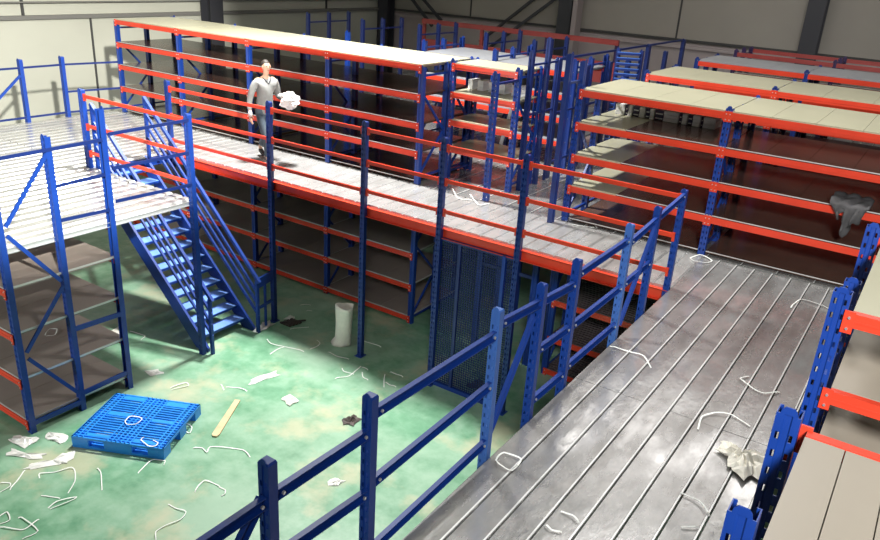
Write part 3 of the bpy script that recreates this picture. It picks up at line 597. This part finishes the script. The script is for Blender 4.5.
# ------------------------------------------------------------------ tall frames and fences behind
t = thing('tall_blue_frame', (-4.06, 9.2, DK), 'tall blue upright bundle at the left end of the near cream-topped rack', 'frame')
for x, y, z in ((-4.08, 9.05, 4.56), (-4.06, 9.45, 4.45)): upright(t, x, y, DK, z, 'mid_blue', rot=math.pi*.5, holes=False)
bb = MB(); bb.bar((-4.08, 9.05, 4.2), (-4.07, 9.45, 4.2), .03, .03, 'dark_blue'); put('frame_brace', bb, t)
t = thing('aisle_post_frame', (-5.22, 10.0, DK), 'row of tall dark blue posts with thin rails on the left of the far aisle', 'frame')
for y, z, in ((10.1, 4.40), (10.62, 4.56)): upright(t, -5.14, y, DK, z, 'dark_blue', holes=False, w=.07, d=.07)
bb = MB(); bb.bar((-5.14, 10.95, DK), (-5.14, 10.95, 4.28), .03, .03, 'dark_blue'); put('thin_post', bb, t)
for z, y0, y1 in ((4.22, 10.1, 10.95), (3.50, 10.1, 10.95), (2.75, 10.1, 10.62)):
    bb = MB(); bb.bar((-5.14, y0, z), (-5.14, y1, z), .02, .03, 'dark_blue'); put('rail', bb, t)
t = thing('aisle_fence', (-5.15, 14, DK), 'dark blue fence of flat posts receding along the far aisle to the back wall', 'fence')
for y in (11.1, 12.2, 13.2, 14.1, 15.1, 16.2, 17.3):
    upright(t, -5.18, y, DK, 4.05 if y not in (11.1, 17.3, 15.1) else 4.24, 'dark_blue', holes=False, w=.07, d=.12, name='post')
for z in (4.24, 3.4, 2.6):
    bb = MB(); bb.bar((-5.18, 11.1, z), (-5.18, 17.3, z), .02, .035, 'dark_blue'); put('rail', bb, t)
t = thing('rung_frame', (-4.6, 12.6, DK), 'ladder-like blue frame of stacked rungs standing in the far aisle', 'frame')
for x in (-4.82, -4.42): upright(t, x, 12.6, DK, 4.36, 'dark_blue', holes=False, w=.05, d=.05)
z = 2.6
while z < 4.32:
    bb = MB(); bb.bar((-4.82, 12.56, z), (-4.42, 12.56, z+.02), .03, .010, 'pale_lit_blue'); bb.bar((-4.82, 12.56, z-.022), (-4.42, 12.56, z-.002), .04, .035, 'dark_blue'); put('rung', bb, t); z += .085
t = thing('far_red_frame', (-9.7, 18, DK), 'dull red open frame with a long top rail against the back wall', 'frame')
for x in (-12.55, -10.7, -8.8, -6.95): upright(t, x, 18, DK, 4.0, 'purple' if x > -10 else 'dull_red', holes=False, name='post')
bb = MB(); bb.box(-12.6, -6.9, 17.93, 17.99, 3.90, 4.02, 'dull_red'); put('top_rail', bb, t)
bb = MB(); bb.box(-12.6, -6.9, 17.93, 17.99, 3.0, 3.5, 'dull_red'); put('lower_panel', bb, t)
G4 = 'blue end frames standing beyond the grey-topped rack row'
fr0 = None
for i, (x, y, lab) in enumerate(((-13.4, 14.3, 'leftmost blue end frame standing beyond the long bright-topped rack'), (-11.7, 14.3, 'second blue end frame from the left beyond the long bright-topped rack'),
                          (-10.3, 14.6, 'third blue end frame from the left, in front of the dark corner column'), (-8.5, 14.5, 'fourth blue end frame from the left, beyond the grey-topped rack'), (-7.2, 14.2, 'rightmost blue end frame in the row beyond the grey-topped rack'))):
    if fr0 is None:
        t = thing('end_frame', (x, y, DK), lab, 'frame', G4)
        for dy in (0, .75, 1.5): upright(t, x, y+dy, RZ, 4.16, 'dark_blue', holes=False)
        for z in (3.95, 3.3, 2.6):
            bb = MB(); bb.bar((x, y, z), (x, y+1.5, z), .025, .03, 'dark_blue'); put('frame_tie', bb, t)
        fr0 = t
    else:
        t = fr0.copy(); COL.objects.link(t); t.location = (x, y, DK); t['label'] = lab; t['_b'] = [x, y, DK]
        for c in list(fr0.children):
            d = c.copy(); COL.objects.link(d); d.parent = t

# posts rising above the grey-topped rack row
G5 = 'spare blue uprights standing between the bright and grey rack tops'
base_u = None
for x, y, z, lab in ((-9.98, 11.75, 4.15, 'lone blue upright poking up behind the middle of the bright rack top'),):
    m = upright_mesh(z-DK, 'blue', False, True, PW, PD)
    o = link('spare_upright', m, None, (x, y, DK)); tag(o, lab, 'post', G5)

# white stacks of boards seen through the near cream-topped rack
G6 = 'white board stacks glimpsed under the cream rack top'
SEG = ((-3.83, -3.70), (-3.65, -3.59), (-3.49, -3.41), (-3.34, -3.28), (-3.15, -2.95), (-2.90, -2.83), (-2.76, -2.66), (-2.62, -2.46))
NM = ('leftmost', 'narrow second', 'third', 'narrow fourth', 'wide fifth', 'narrow sixth', 'seventh', 'rightmost')
for i, (x0, x1) in enumerate(SEG):
    o = MB()
    for kk in range(3): o.box(x0+.004*(kk % 2), x1-.003*((kk+1) % 2), 10.20, 10.50, 3.722+kk*.046, 3.765+kk*.046, 'carton')
    ob = put('white_board_stack', o, None, (x0, 10.2, 3.722)); tag(ob, NM[i]+' white board stack from the left, glimpsed under the near cream rack top', 'boards', G6)
    if i < len(SEG)-1:
        o = MB(); xa, xb = x1+.006, SEG[i+1][0]-.006
        o.box(xa, xb, 10.22, 10.48, 3.722, 3.86, 'purple')
        for q in range(2): o.box(xa+.01, xb-.01, 10.214, 10.221, 3.74+q*.06, 3.755+q*.06, 'carton')
        ob = put('purple_block', o, None, (xa, 10.2, 3.722)); tag(ob, 'dark purple block between the '+NM[i].split()[-1]+' and next white board stacks from the left', 'block', 'dark purple blocks between the white board stacks')
G7 = 'white board stacks under the half-depth rack top'
for i, (x0, x1, nm) in enumerate(((-6.27, -6.19, 'leftmost'), (-6.10, -6.0, 'second'), (-5.9, -5.84, 'narrow third'), (-5.74, -5.62, 'fourth'), (-5.5, -5.34, 'rightmost'))):
    o = MB()
    for kk in range(3): o.box(x0+.004*(kk % 2), x1-.003*((kk+1) % 2), 10.25, 10.48, 3.722+kk*.05, 3.769+kk*.05, 'carton')
    ob = put('white_board_stack', o, None, (x0, 10.25, 3.722)); tag(ob, nm+' white board stack from the left under the half-depth rack top', 'boards', G7)

# ------------------------------------------------------------------ pallet
PC = Vector((-7.22, 4.68, 0)); PA = math.radians(25.6)
t = thing('plastic_pallet', PC, 'bright blue plastic lattice pallet lying on the green floor', 'pallet'); t.rotation_euler.z = PA; t['_b'] = [0, 0, 0]
W, D_, H = 1.14, .98, .15
b = MB(); hw, hd = W/2, D_/2
ribs = [-.555, -.47, -.42, -.15, -.10, -.02, .08, .13, .16, .42, .47, .555]
for x in (-.556, -.50, -.44, -.13, -.075, -.02, .035, .09, .145, .44, .50, .556): b.box(x-.007, x+.007, -hd, hd, H-.018, H, 'pallet')
y = -hd
nn = 20
for i in range(nn+1):
    yy = -hd+.008+i*(D_-.016)/nn
    b.box(-hw, hw, yy-.0085, yy+.0085, H-.022, H-.003, 'pallet')
for x0, x1, y0, y1 in ((-.42, -.14, .02, .10), (-.42, -.14, -.43, -.38), (.16, .43, .0, .06), (.16, .43, -.44, -.37), (.16, .43, .36, .46), (-.42, -.14, .38, .46)): b.box(x0, x1, y0, y1, H-.02, H-.001, 'pallet')
b.box(-hw, hw, -hd, -hd+.02, H-.03, H, 'pallet'); b.box(-hw, hw, hd-.02, hd, H-.03, H, 'pallet'); b.box(-hw, -hw+.02, -hd, hd, H-.03, H, 'pallet'); b.box(hw-.02, hw, -hd, hd, H-.03, H, 'pallet')
put('top_lattice', b, t)
for x in (-.47, 0, .47):
    for y in (-.41, 0, .41):
        b = MB(); a = .10 if x else .17; b.box(x-a if x > -.4 else -hw, x+a if x < .4 else hw, y-.08 if y > -.4 else -hd, y+.08 if y < .4 else hd, .028, H-.02, 'pallet'); put('block', b, t)
for y in (-.41, 0, .41):
    b = MB(); b.box(-hw, hw, y-.08, y+.08, 0, .028, 'pallet'); put('runner', b, t)

# ------------------------------------------------------------------ wooden plank, paper tube
a, c = Vector((-6.80, 5.87, .012)), Vector((-6.40, 5.14, .012))
b = MB(); d = (c-a).normalized(); n = Vector((-d.y, d.x, 0))*.045
prof = [a-n*.8, a+n*.8, c-d*.04+n, c+n*.6, c-n*.6, c-d*.04-n]
b.add([(p.x, p.y, z) for z in (.001, .022) for p in prof], [(i, (i+1) % 6, 6+(i+1) % 6, 6+i) for i in range(6)]+[tuple(range(6))[::-1], tuple(range(6, 12))], 'wood')
o = put('wooden_plank', b, None, (-6.6, 5.5, 0)); tag(o, 'single pale wooden plank lying on the green floor right of the pallet', 'plank')

b = MB(); n = 20; ringz = [(0, .165, -.06), (.04, .155, -.045), (.10, .132, -.015), (.25, .128, 0), (.42, .132, .012), (.58, .138, .02), (.66, .145, .025)]
vs = []
for z, r, ox in ringz:
    for i in range(n):
        th = 2*math.pi*i/n; rr = r*(1+.07*math.sin(3*th+z*6)+.05*math.sin(7*th+1+z*9))
        vs.append((-6.79+ox+rr*math.cos(th)*1.02, 7.98+rr*math.sin(th)*.8, z+(.012*math.sin(2*th) if z > .6 else 0)))
b.add(vs, [(r*n+i, r*n+(i+1) % n, (r+1)*n+(i+1) % n, (r+1)*n+i) for r in range(len(ringz)-1) for i in range(n)], 'paper', True)
o = put('paper_tube', b, None, (-6.79, 7.98, 0)); tag(o, 'open-topped white paper tube standing on the floor in the shade', 'tube')
md = o.modifiers.new('wall', 'SOLIDIFY'); md.thickness = .006
# ------------------------------------------------------------------ straps
def ribbon(name, pts, w, th, mat, label, group, cat='strap'):
    """flat plastic band that follows the points, edges slightly lifted"""
    P = [Vector(p) for p in pts]; Q = []
    closed = (P[0]-P[-1]).length < 1e-3
    for i in range(len(P)-1):
        for s in range(4):
            tt = s/4; p0 = P[max(i-1, 0)]; p1 = P[i]; p2 = P[i+1]; p3 = P[min(i+2, len(P)-1)]
            cat_ = .5*((2*p1)+(p2-p0)*tt+(2*p0-5*p1+4*p2-p3)*tt*tt+(3*p1-p0-3*p2+p3)*tt**3)
            lin = p1.lerp(p2, tt); Q.append(lin.lerp(cat_, .7))
    Q.append(P[-1]); b = MB(); vs = []; m = len(Q)
    rnd = random.Random(int(abs(P[0].x*1000)))
    ph = rnd.random()*6
    for i, q in enumerate(Q):
        d = (Q[min(i+1, m-1)]-Q[max(i-1, 0)]); d.z = 0
        if d.length < 1e-6: d = Vector((1, 0, 0))
        d.normalize(); s = Vector((-d.y, d.x, 0))*w/2; lift = .003+.010*(.5+.5*math.sin(ph+i*.8))
        for sgn, zz in ((-1, 0), (1, 0), (1, th), (-1, th)):
            v = q+s*sgn; vs.append((v.x, v.y, q.z-.004+lift*(0 if i in (0, m-1) else 1)+zz+(.002 if sgn > 0 else 0)))
    fs = [(i*4+k, i*4+(k+1) % 4, (i+1)*4+(k+1) % 4, (i+1)*4+k) for i in range(m-1) for k in range(4)]+[(3, 2, 1, 0), ((m-1)*4, (m-1)*4+1, (m-1)*4+2, (m-1)*4+3)]
    b.add(vs, fs, mat)
    o = put(name, b, None, tuple(Q[0])); tag(o, label, cat, group); return o
for pl, lab, pts in STRAPS:
    ribbon('packing_strap', pts, .012, .002, 'strap', lab, {'F': 'white straps scattered on the green floor', 'P': 'white straps on the pallet', 'D': 'white straps on the upper walkways', 'S': None}[pl])

# ------------------------------------------------------------------ crumpled film and debris
def crumple(name, poly, z, h, mat, label, cat, seed=1, rings=4, group=None):
    rnd = random.Random(seed); P = [Vector((x, y, 0)) for x, y in poly]
    Q = []
    for i in range(len(P)):
        a, c = P[i], P[(i+1) % len(P)]
        for s in range(3): Q.append(a.lerp(c, s/3))
    n = len(Q); ce = sum(Q, Vector())/n; b = MB(); vs = [(ce.x, ce.y, z+h*.7)]
    for r in range(1, rings+1):
        f = r/rings
        for i, q in enumerate(Q):
            p = ce.lerp(q, f*(1+(rnd.uniform(-.10, .10) if r < rings else rnd.uniform(-.34, .16)))); zz = h*(1-f*.75)*rnd.uniform(.25, 1.25) if r < rings else rnd.uniform(.002, h*.25)
            vs.append((p.x, p.y, z+max(.002, zz)))
    fs = [(0, 1+i, 1+(i+1) % n) for i in range(n)]
    for r in range(rings-1):
        for i in range(n):
            a, c = 1+r*n+i, 1+r*n+(i+1) % n; fs += [(a, a+n, c+n), (a, c+n, c)]
    b.add(vs, fs, mat)
    o = put(name, b, None, (ce.x, ce.y, z)); tag(o, label, cat, group, 'thing')
    md = o.modifiers.new('sheet', 'SOLIDIFY'); md.thickness = .002; md.offset = 1
    return o
GF = 'crumpled white film scraps on the green floor'
crumple('crumpled_film', [(-7.949, 3.417), (-8.044, 3.538), (-7.745, 3.605), (-7.556, 3.781), (-7.597, 3.579), (-7.777, 3.507)], 0, .03, 'film', 'long flat white film strip below the corner post of the left-hand rack', 'film', 2, 3, GF)
crumple('crumpled_film', [(-7.545, 3.433), (-7.588, 3.515), (-7.418, 3.746), (-7.487, 3.886), (-7.417, 3.967), (-7.248, 3.811), (-7.316, 3.708), (-7.444, 3.491)], 0, .03, 'film', 'narrow white film band leading to the front left corner of the pallet', 'film', 3, 3, GF)
crumple('crumpled_film', [(-8.256, 3.571), (-8.184, 3.734), (-7.933, 3.861), (-7.878, 3.622)], 0, .05, 'film', 'bunched white film right at the foot of the leftmost corner post', 'film', 4, 4, GF)
crumple('crumpled_film', [(-8.06, 3.99), (-7.72, 4.10), (-7.68, 3.93), (-7.95, 3.85)], 0, .04, 'film', 'crumpled white film between the corner post and the pallet', 'film', 5, 3, GF)
crumple('crumpled_film', [(-7.08, 6.27), (-7.04, 6.516), (-6.98, 6.746), (-6.85, 6.70), (-6.92, 6.441), (-6.95, 6.25)], 0, .025, 'film', 'ragged white film strip on the floor beyond the wooden plank', 'film', 6, 3, GF)
crumple('crumpled_film', [(-6.385, 6.248), (-6.417, 6.449), (-6.147, 6.379), (-6.174, 6.2)], 0, .05, 'paper', 'crumpled cream paper ball flattened on the floor in mid green area', 'paper', 7, 4)
crumple('crumpled_film', [(-4.75, 5.285), (-4.76, 5.46), (-4.60, 5.50), (-4.60, 5.36)], 0, .03, 'film', 'small white film scrap left of the second guardrail post', 'film', 8, 3, GF)
crumple('crumpled_film', [(-9.80, 5.80), (-9.80, 6.20), (-9.50, 6.0), (-9.55, 5.75)], 0, .02, 'paper', 'ragged cream film on the floor behind the left-hand rack', 'film', 9, 3)
crumple('crumpled_film', [(-8.36, 5.597), (-8.26, 5.74), (-8.085, 5.72), (-8.17, 5.54)], 0, .015, 'film', 'flat pale oval scrap on the floor between the rack and the stairs', 'film', 10, 3, GF)
crumple('crumpled_film', [(-8.116, 7.30), (-8.241, 7.687), (-8.20, 7.80), (-8.05, 7.78), (-8.0, 7.45)], 0, .07, 'film', 'bunched white film at the bottom corner of the stairs', 'film', 11, 4, GF)
crumple('crumpled_film', [(-8.06, 8.0), (-8.08, 8.16), (-7.95, 8.18), (-7.95, 8.02)], 0, .07, 'film', 'small white film lump behind the railing post at the stair foot', 'film', 12, 3, GF)
crumple('crumpled_paper', [(-.80, 5.12), (-.76, 5.24), (-.66, 5.20), (-.60, 5.10), (-.55, 5.24), (-.46, 5.22), (-.43, 5.06), (-.44, 4.90), (-.52, 4.82), (-.66, 4.90), (-.70, 5.02)], DK+.01, .085, 'paper', 'crumpled cream packing paper on the walkway deck beside the right-hand rack', 'paper', 13, 5)
crumple('dark_debris', [(-5.47, 6.42), (-5.40, 6.58), (-5.27, 6.56), (-5.25, 6.38), (-5.36, 6.33)], 0, .06, 'debris', 'small dark tangle of debris left of the second guardrail post', 'debris', 14, 4)
crumple('dark_debris', [(-4.66, 8.12), (-4.62, 8.36), (-4.42, 8.34), (-4.40, 8.12)], 0, .12, 'debris', 'dark lump of wire behind the wire mesh partition', 'debris', 15, 4)
b = MB()
for i in range(4): b.box(-8.02+.05*i*.4, -7.80+.05*i*.4, 7.86+.055*i, 7.905+.055*i, .001+.006*i, .022+.006*i, 'debris')
b.bar((-8.0, 7.84, .03), (-7.74, 8.16, .035), .04, .012, 'debris')
o = put('flat_bar_bundle', b, None, (-7.9, 8, 0)); tag(o, 'bundle of dark flat bars on the floor beside the railing post at the stair foot', 'bars')

# ------------------------------------------------------------------ dark jacket over the beam
b = MB(); nu, nv = 26, 22; vs = []
for i in range(nu+1):
    u = i/nu
    for j in range(nv+1):
        v = j/nv; x = -.84+.40*u
        fold = .022*math.sin(u*19+v*3)+.012*math.sin(u*41+v*7)
        if v < .45:  y = 9.52-(9.52-9.165)*(v/.45); z = 3.335+.035*abs(math.sin(u*9+v*11))+.02*math.sin(v*23+u*3)
        else:
            w = (v-.45)/.55; drop = .10+.22*math.exp(-((u-.55)/.22)**2)+.05*math.sin(u*17)+.03*math.sin(u*37)
            y = 9.155-.03*w+fold*w*1.2; z = 3.335-w*drop; x = x+(.55-u)*.16*w+.03*w*math.sin(u*23)
        vs.append((x, y, z))
b.add(vs, [(i*(nv+1)+j, (i+1)*(nv+1)+j, (i+1)*(nv+1)+j+1, i*(nv+1)+j+1) for i in range(nu) for j in range(nv)], 'jacket', True)
o = put('dark_jacket', b, None, (-.6, 9.2, 3.33)); tag(o, 'dark grey jacket draped over a red beam of the near cream-topped rack', 'jacket')
md = o.modifiers.new('cloth', 'SOLIDIFY'); md.thickness = .012; md.offset = 1

# ------------------------------------------------------------------ the person
def skin_obj(name, verts, edges, mat, parent, sub=2, smooth=True):
    """verts: (x,y,z,rx[,ry]); grown with a Skin modifier"""
    me = bpy.data.meshes.new(name); me.from_pydata([v[:3] for v in verts], edges, [])
    o = bpy.data.objects.new(name, me); COL.objects.link(o); o.parent = parent
    o.modifiers.new('skin', 'SKIN').use_smooth_shade = True
    me.skin_vertices.new() if not me.skin_vertices else None
    sv = me.skin_vertices[0].data
    for i, v in enumerate(verts):
        sv[i].radius = (v[3], v[4] if len(v) > 4 else v[3]); sv[i].use_root = (i == 0)
    s = o.modifiers.new('sub', 'SUBSURF'); s.levels = sub; s.render_levels = sub
    me.materials.append(M[mat]); return o
pr = thing('person', (-9.0, 8.60, DK), 'person in a grey shirt walking along the cross walkway holding a white cloth', 'person')
pr.rotation_euler.z = math.radians(-14)     # local +X is the walking direction, +Y the person's left
K = .915
pr.scale = (K, K, K); pr['_b'] = [0, 0, 0]
# local skeleton, metres, 1.72 m tall figure
V = [(0, 0, .93, .10, .13), (.01, 0, 1.08, .095, .125), (.03, 0, 1.25, .10, .15), (.045, 0, 1.40, .085, .14), (.055, 0, 1.475, .05, .055), (.075, 0, 1.54, .048, .05),
     (.085, 0, 1.60, .068, .062), (.085, 0, 1.665, .078, .070), (.080, 0, 1.72, .052, .050)]
E_ = [(0, 1), (1, 2), (2, 3), (3, 4), (4, 5), (5, 6), (6, 7), (7, 8)]
def chain(V, E, root, pts):
    p = root
    for q in pts: V.append(q); E.append((p, len(V)-1)); p = len(V)-1
    return p
# right arm hangs slightly back, left forearm raised forward
RA = [(.04, -.17, 1.40, .055), (.01, -.225, 1.27, .046), (-.035, -.255, 1.12, .040), (-.03, -.275, 1.00, .034), (.0, -.285, .88, .026)]
LA = [(.04, .17, 1.40, .055), (.03, .225, 1.27, .046), (.02, .25, 1.13, .041), (.13, .245, 1.11, .036), (.26, .22, 1.14, .027)]
rw = chain(V, E_, 3, RA); lw = chain(V, E_, 3, LA)
rp = chain(V, E_, rw, [(.012, -.288, .835, .030, .018), (.02, -.288, .79, .032, .016)])
lp = chain(V, E_, lw, [(.31, .205, 1.145, .018, .030), (.355, .195, 1.14, .016, .032)])
for k2, (ln, dx) in enumerate(((.07, .030), (.08, .010), (.075, -.010), (.058, -.028))):
    chain(V, E_, rp, [(.02+dx, -.286, .755, .0095), (.03+dx, -.280, .755-ln*.55, .0088), (.042+dx, -.268, .755-ln, .0075)])
    chain(V, E_, lp, [(.39, .195, 1.145+dx, .0095), (.39+ln*.5, .20, 1.135+dx, .0088), (.385+ln*.62, .212, 1.11+dx, .0075)])
chain(V, E_, rw, [(.035, -.275, .835, .012), (.055, -.262, .80, .010), (.06, -.255, .772, .008)])
chain(V, E_, lw, [(.30, .185, 1.17, .012), (.335, .175, 1.19, .010), (.365, .178, 1.19, .008)])
RL = [(.0, -.095, .86, .085), (.10, -.10, .66, .068), (.20, -.10, .47, .054), (.23, -.10, .30, .050), (.24, -.10, .09, .035), (.31, -.105, .035, .032, .028), (.38, -.11, .025, .022)]
LL = [(.0, .095, .86, .085), (-.06, .10, .66, .068), (-.13, .10, .47, .054), (-.25, .10, .32, .048), (-.38, .10, .16, .034), (-.33, .10, .07, .032), (-.26, .10, .03, .022)]
chain(V, E_, 0, RL); chain(V, E_, 0, LL)
body = skin_obj('body', V, E_, 'skin', pr, 2)
# face: nose, brow, ears, eyes, mouth
b = MB()
b.add([(.155, -.012, 1.615), (.155, .012, 1.615), (.148, 0, 1.66), (.182, 0, 1.620), (.158, 0, 1.607)], [(0, 3, 2), (1, 2, 3), (0, 4, 3), (4, 1, 3)], 'skin', True)
put('nose', b, pr)
def blob(name, c, r, mat, parent, sc=(1, 1, 1), n=10):
    b = MB(); vs = []; fs = []
    for i in range(n+1):
        ph = math.pi*i/n
        for j in range(n): th = 2*math.pi*j/n; vs.append((c[0]+r*sc[0]*math.sin(ph)*math.cos(th), c[1]+r*sc[1]*math.sin(ph)*math.sin(th), c[2]+r*sc[2]*math.cos(ph)))
    fs = [(i*n+j, i*n+(j+1) % n, (i+1)*n+(j+1) % n, (i+1)*n+j) for i in range(n) for j in range(n)]
    b.add(vs, fs, mat, True); return put(name, b, parent)
for s in (-1, 1):
    blob('eye', (.147, s*.027, 1.648), .009, 'eye', pr, (.8, 1.4, .7)); blob('ear', (.085, s*.074, 1.635), .025, 'skin', pr, (.7, .35, 1.1))
blob('mouth', (.150, 0, 1.585), .016, 'lip', pr, (.5, 1.5, .35))
# hair: short cap over the back and top of the skull
b = MB(); vs = []; n = 18
for i in range(9):
    ph = math.pi*.56*i/8
    for j in range(n):
        th = 2*math.pi*j/n; cut = 1.0
        rr = 1.0+.04*math.sin(5*th+i); p = ph*(.50+.5*(1-math.cos(th))*.5+.18) if True else ph
        vs.append((.060+.076*rr*math.sin(p)*math.cos(th), .074*rr*math.sin(p)*math.sin(th), 1.668+.086*rr*math.cos(p)))
b.add(vs, [(i*n+j, i*n+(j+1) % n, (i+1)*n+(j+1) % n, (i+1)*n+j) for i in range(8) for j in range(n)], 'hair', True)
o = put('hair', b, pr); md = o.modifiers.new('t', 'SOLIDIFY'); md.thickness = .01
# clothes
SV = [(0, 0, .80, .15, .195), (.005, 0, .93, .145, .185), (.01, 0, 1.08, .135, .175), (.03, 0, 1.25, .125, .175), (.045, 0, 1.38, .105, .165), (.052, 0, 1.435, .070, .085)]
SE = [(0, 1), (1, 2), (2, 3), (3, 4), (4, 5)]
chain(SV, SE, 4, [(.04, -.175, 1.395, .070), (.01, -.228, 1.27, .062), (-.035, -.256, 1.12, .055), (-.03, -.276, 1.00, .048), (-.005, -.284, .91, .040)])
chain(SV, SE, 4, [(.04, .175, 1.395, .070), (.03, .228, 1.27, .062), (.02, .252, 1.13, .058), (.12, .247, 1.11, .052), (.22, .227, 1.13, .042)])
skin_obj('shirt', SV, SE, 'shirt', pr, 2)
b = MB(); b.tube([(.150, -.002, 1.36), (.135, -.045, 1.42), (.09, -.072, 1.455), (.03, -.06, 1.475), (.03, .06, 1.475), (.09, .072, 1.455), (.135, .045, 1.42), (.150, .002, 1.36)], .011, 'collar', 6)
put('collar', b, pr)
TV = [(0, 0, .99, .115, .15), (0, 0, .88, .125, .165)]; TE = [(0, 1)]
chain(TV, TE, 1, [(.02, -.095, .80, .098), (.10, -.10, .66, .085), (.20, -.10, .47, .070), (.23, -.10, .30, .065), (.235, -.10, .11, .058)])
chain(TV, TE, 1, [(-.01, .095, .80, .098), (-.06, .10, .66, .085), (-.13, .10, .47, .070), (-.25, .10, .32, .064), (-.355, .10, .19, .055)])
skin_obj('trousers', TV, TE, 'trousers', pr, 2)
skin_obj('shoe', [(.225, -.10, .062, .050, .056), (.29, -.104, .052, .048, .052), (.37, -.11, .042, .040, .040), (.41, -.112, .036, .026, .034)], [(0, 1), (1, 2), (2, 3)], 'shoe', pr, 2)
skin_obj('shoe', [(-.395, .10, .125, .044, .050), (-.34, .10, .085, .044, .048), (-.27, .10, .048, .040, .040), (-.225, .10, .036, .026, .032)], [(0, 1), (1, 2), (2, 3)], 'shoe', pr, 2)
# glove on the hanging hand
blob('glove', (.012, -.288, .855), .045, 'white_cloth', pr, (1.0, .75, 1.3))
# cloth held in the left hand: a thing of its own
th = pr.rotation_euler.z
def tw(x, y, z): return (-9.0+K*(x*math.cos(th)-y*math.sin(th)), 8.60+K*(x*math.sin(th)+y*math.cos(th)), DK+K*z)
b = MB(); n = 14; vs = []
cx, cy, cz = tw(.49, .20, 1.12)
for i in range(n+1):
    ph = math.pi*i/n
    for j in range(n):
        a = 2*math.pi*j/n; r = 1+.16*math.sin(3*a+ph*4)+.09*math.sin(7*a+2*ph)+.06*math.sin(11*ph+a)
        vs.append((cx+.155*r*math.sin(ph)*math.cos(a)*.9, cy+.155*r*math.sin(ph)*math.sin(a)*.9, cz+.125*r*math.cos(ph)))
b.add(vs, [(i*n+j, i*n+(j+1) % n, (i+1)*n+(j+1) % n, (i+1)*n+j) for i in range(n) for j in range(n)], 'white_cloth')
o = put('white_cloth_bundle', b, None, (cx, cy, cz)); tag(o, 'bunched white cloth held in the walking person\'s raised hand', 'cloth')

# ------------------------------------------------------------------ light
def area(name, loc, rot, sx, sy, power, col=(1, 1, 1), spread=180):
    l = bpy.data.lights.new(name, 'AREA'); l.shape = 'RECTANGLE'; l.size = sx; l.size_y = sy; l.energy = power; l.color = col; l.spread = math.radians(spread)
    o = bpy.data.objects.new(name, l); COL.objects.link(o); o.location = loc; o.rotation_euler = [math.radians(a) for a in rot]; return o
area('high_bay_and_fill_lamp', (-8.2, 9.0, 9.2), (0, 0, 0), .7, .7, 1080, (1, .99, .96), 124)
area('high_bay_and_fill_lamp', (-2.0, 8.9, 9.2), (0, 0, 0), 1.5, 1.5, 400, (1, .99, .98))
area('back_wall_fill', (-3.0, 15.5, 9.3), (0, 0, 0), 7.0, 3.0, 220, (1, .96, .93))  # unseen area light added to brighten the back wall and rack tops
o = area('high_bay_and_fill_lamp', (2.5, -3.5, 8.8), (0, 0, 0), 1.5, 1.5, 260, (1, .99, .98), 58)  # front fill added behind the camera to light the right racks
o.rotation_euler = (Vector((1.0, 6, 3.2))-Vector(o.location)).to_track_quat('-Z', 'Y').to_euler()
o = area('left_rack_fill', (-11.0, -3.0, 2.6), (0, 0, 0), 2.0, 2.0, 75, (1, 1, 1), 60)  # unseen low light added to brighten the front of the left rack
o.rotation_euler = (Vector((-10.2, 4, 1.2))-Vector(o.location)).to_track_quat('-Z', 'Y').to_euler()
l = bpy.data.lights.new('wall_spot_lamp', 'SPOT'); l.energy = 33000; l.spot_size = math.radians(30); l.spot_blend = .35; l.shadow_soft_size = .18; l.color = (1, .98, .9)
o = bpy.data.objects.new('wall_spot_lamp', l); COL.objects.link(o); o.location = (3.9, -.9, 9.2)
o.rotation_euler = (Vector((-17, 8.0, 3.2))-Vector(o.location)).to_track_quat('-Z', 'Y').to_euler()
w = bpy.data.worlds.new('world'); SC.world = w; w.use_nodes = True
w.node_tree.nodes['Background'].inputs[0].default_value = (.8, .85, 1, 1); w.node_tree.nodes['Background'].inputs[1].default_value = .15

# ------------------------------------------------------------------ camera
cam = bpy.data.cameras.new('camera'); co = bpy.data.objects.new('camera', cam); COL.objects.link(co)
cam.sensor_width = 36; cam.lens = 762.52*36/880; cam.clip_start = .05
R_ = Matrix([[0.8272705, -0.256696, 0.4997306, 0], [0.5587113, 0.2827083, -0.7796907, 0], [0.0588655, 0.9242203, 0.3772952, 5.5584], [0, 0, 0, 1]])
co.matrix_world = R_; SC.camera = co
vs = SC.view_settings; vs.view_transform = 'Standard'; vs.look = 'None'; vs.gamma = 1; vs.use_curve_mapping = False; vs.exposure = 0
for o in bpy.data.objects:
    if '_b' in o: del o['_b']
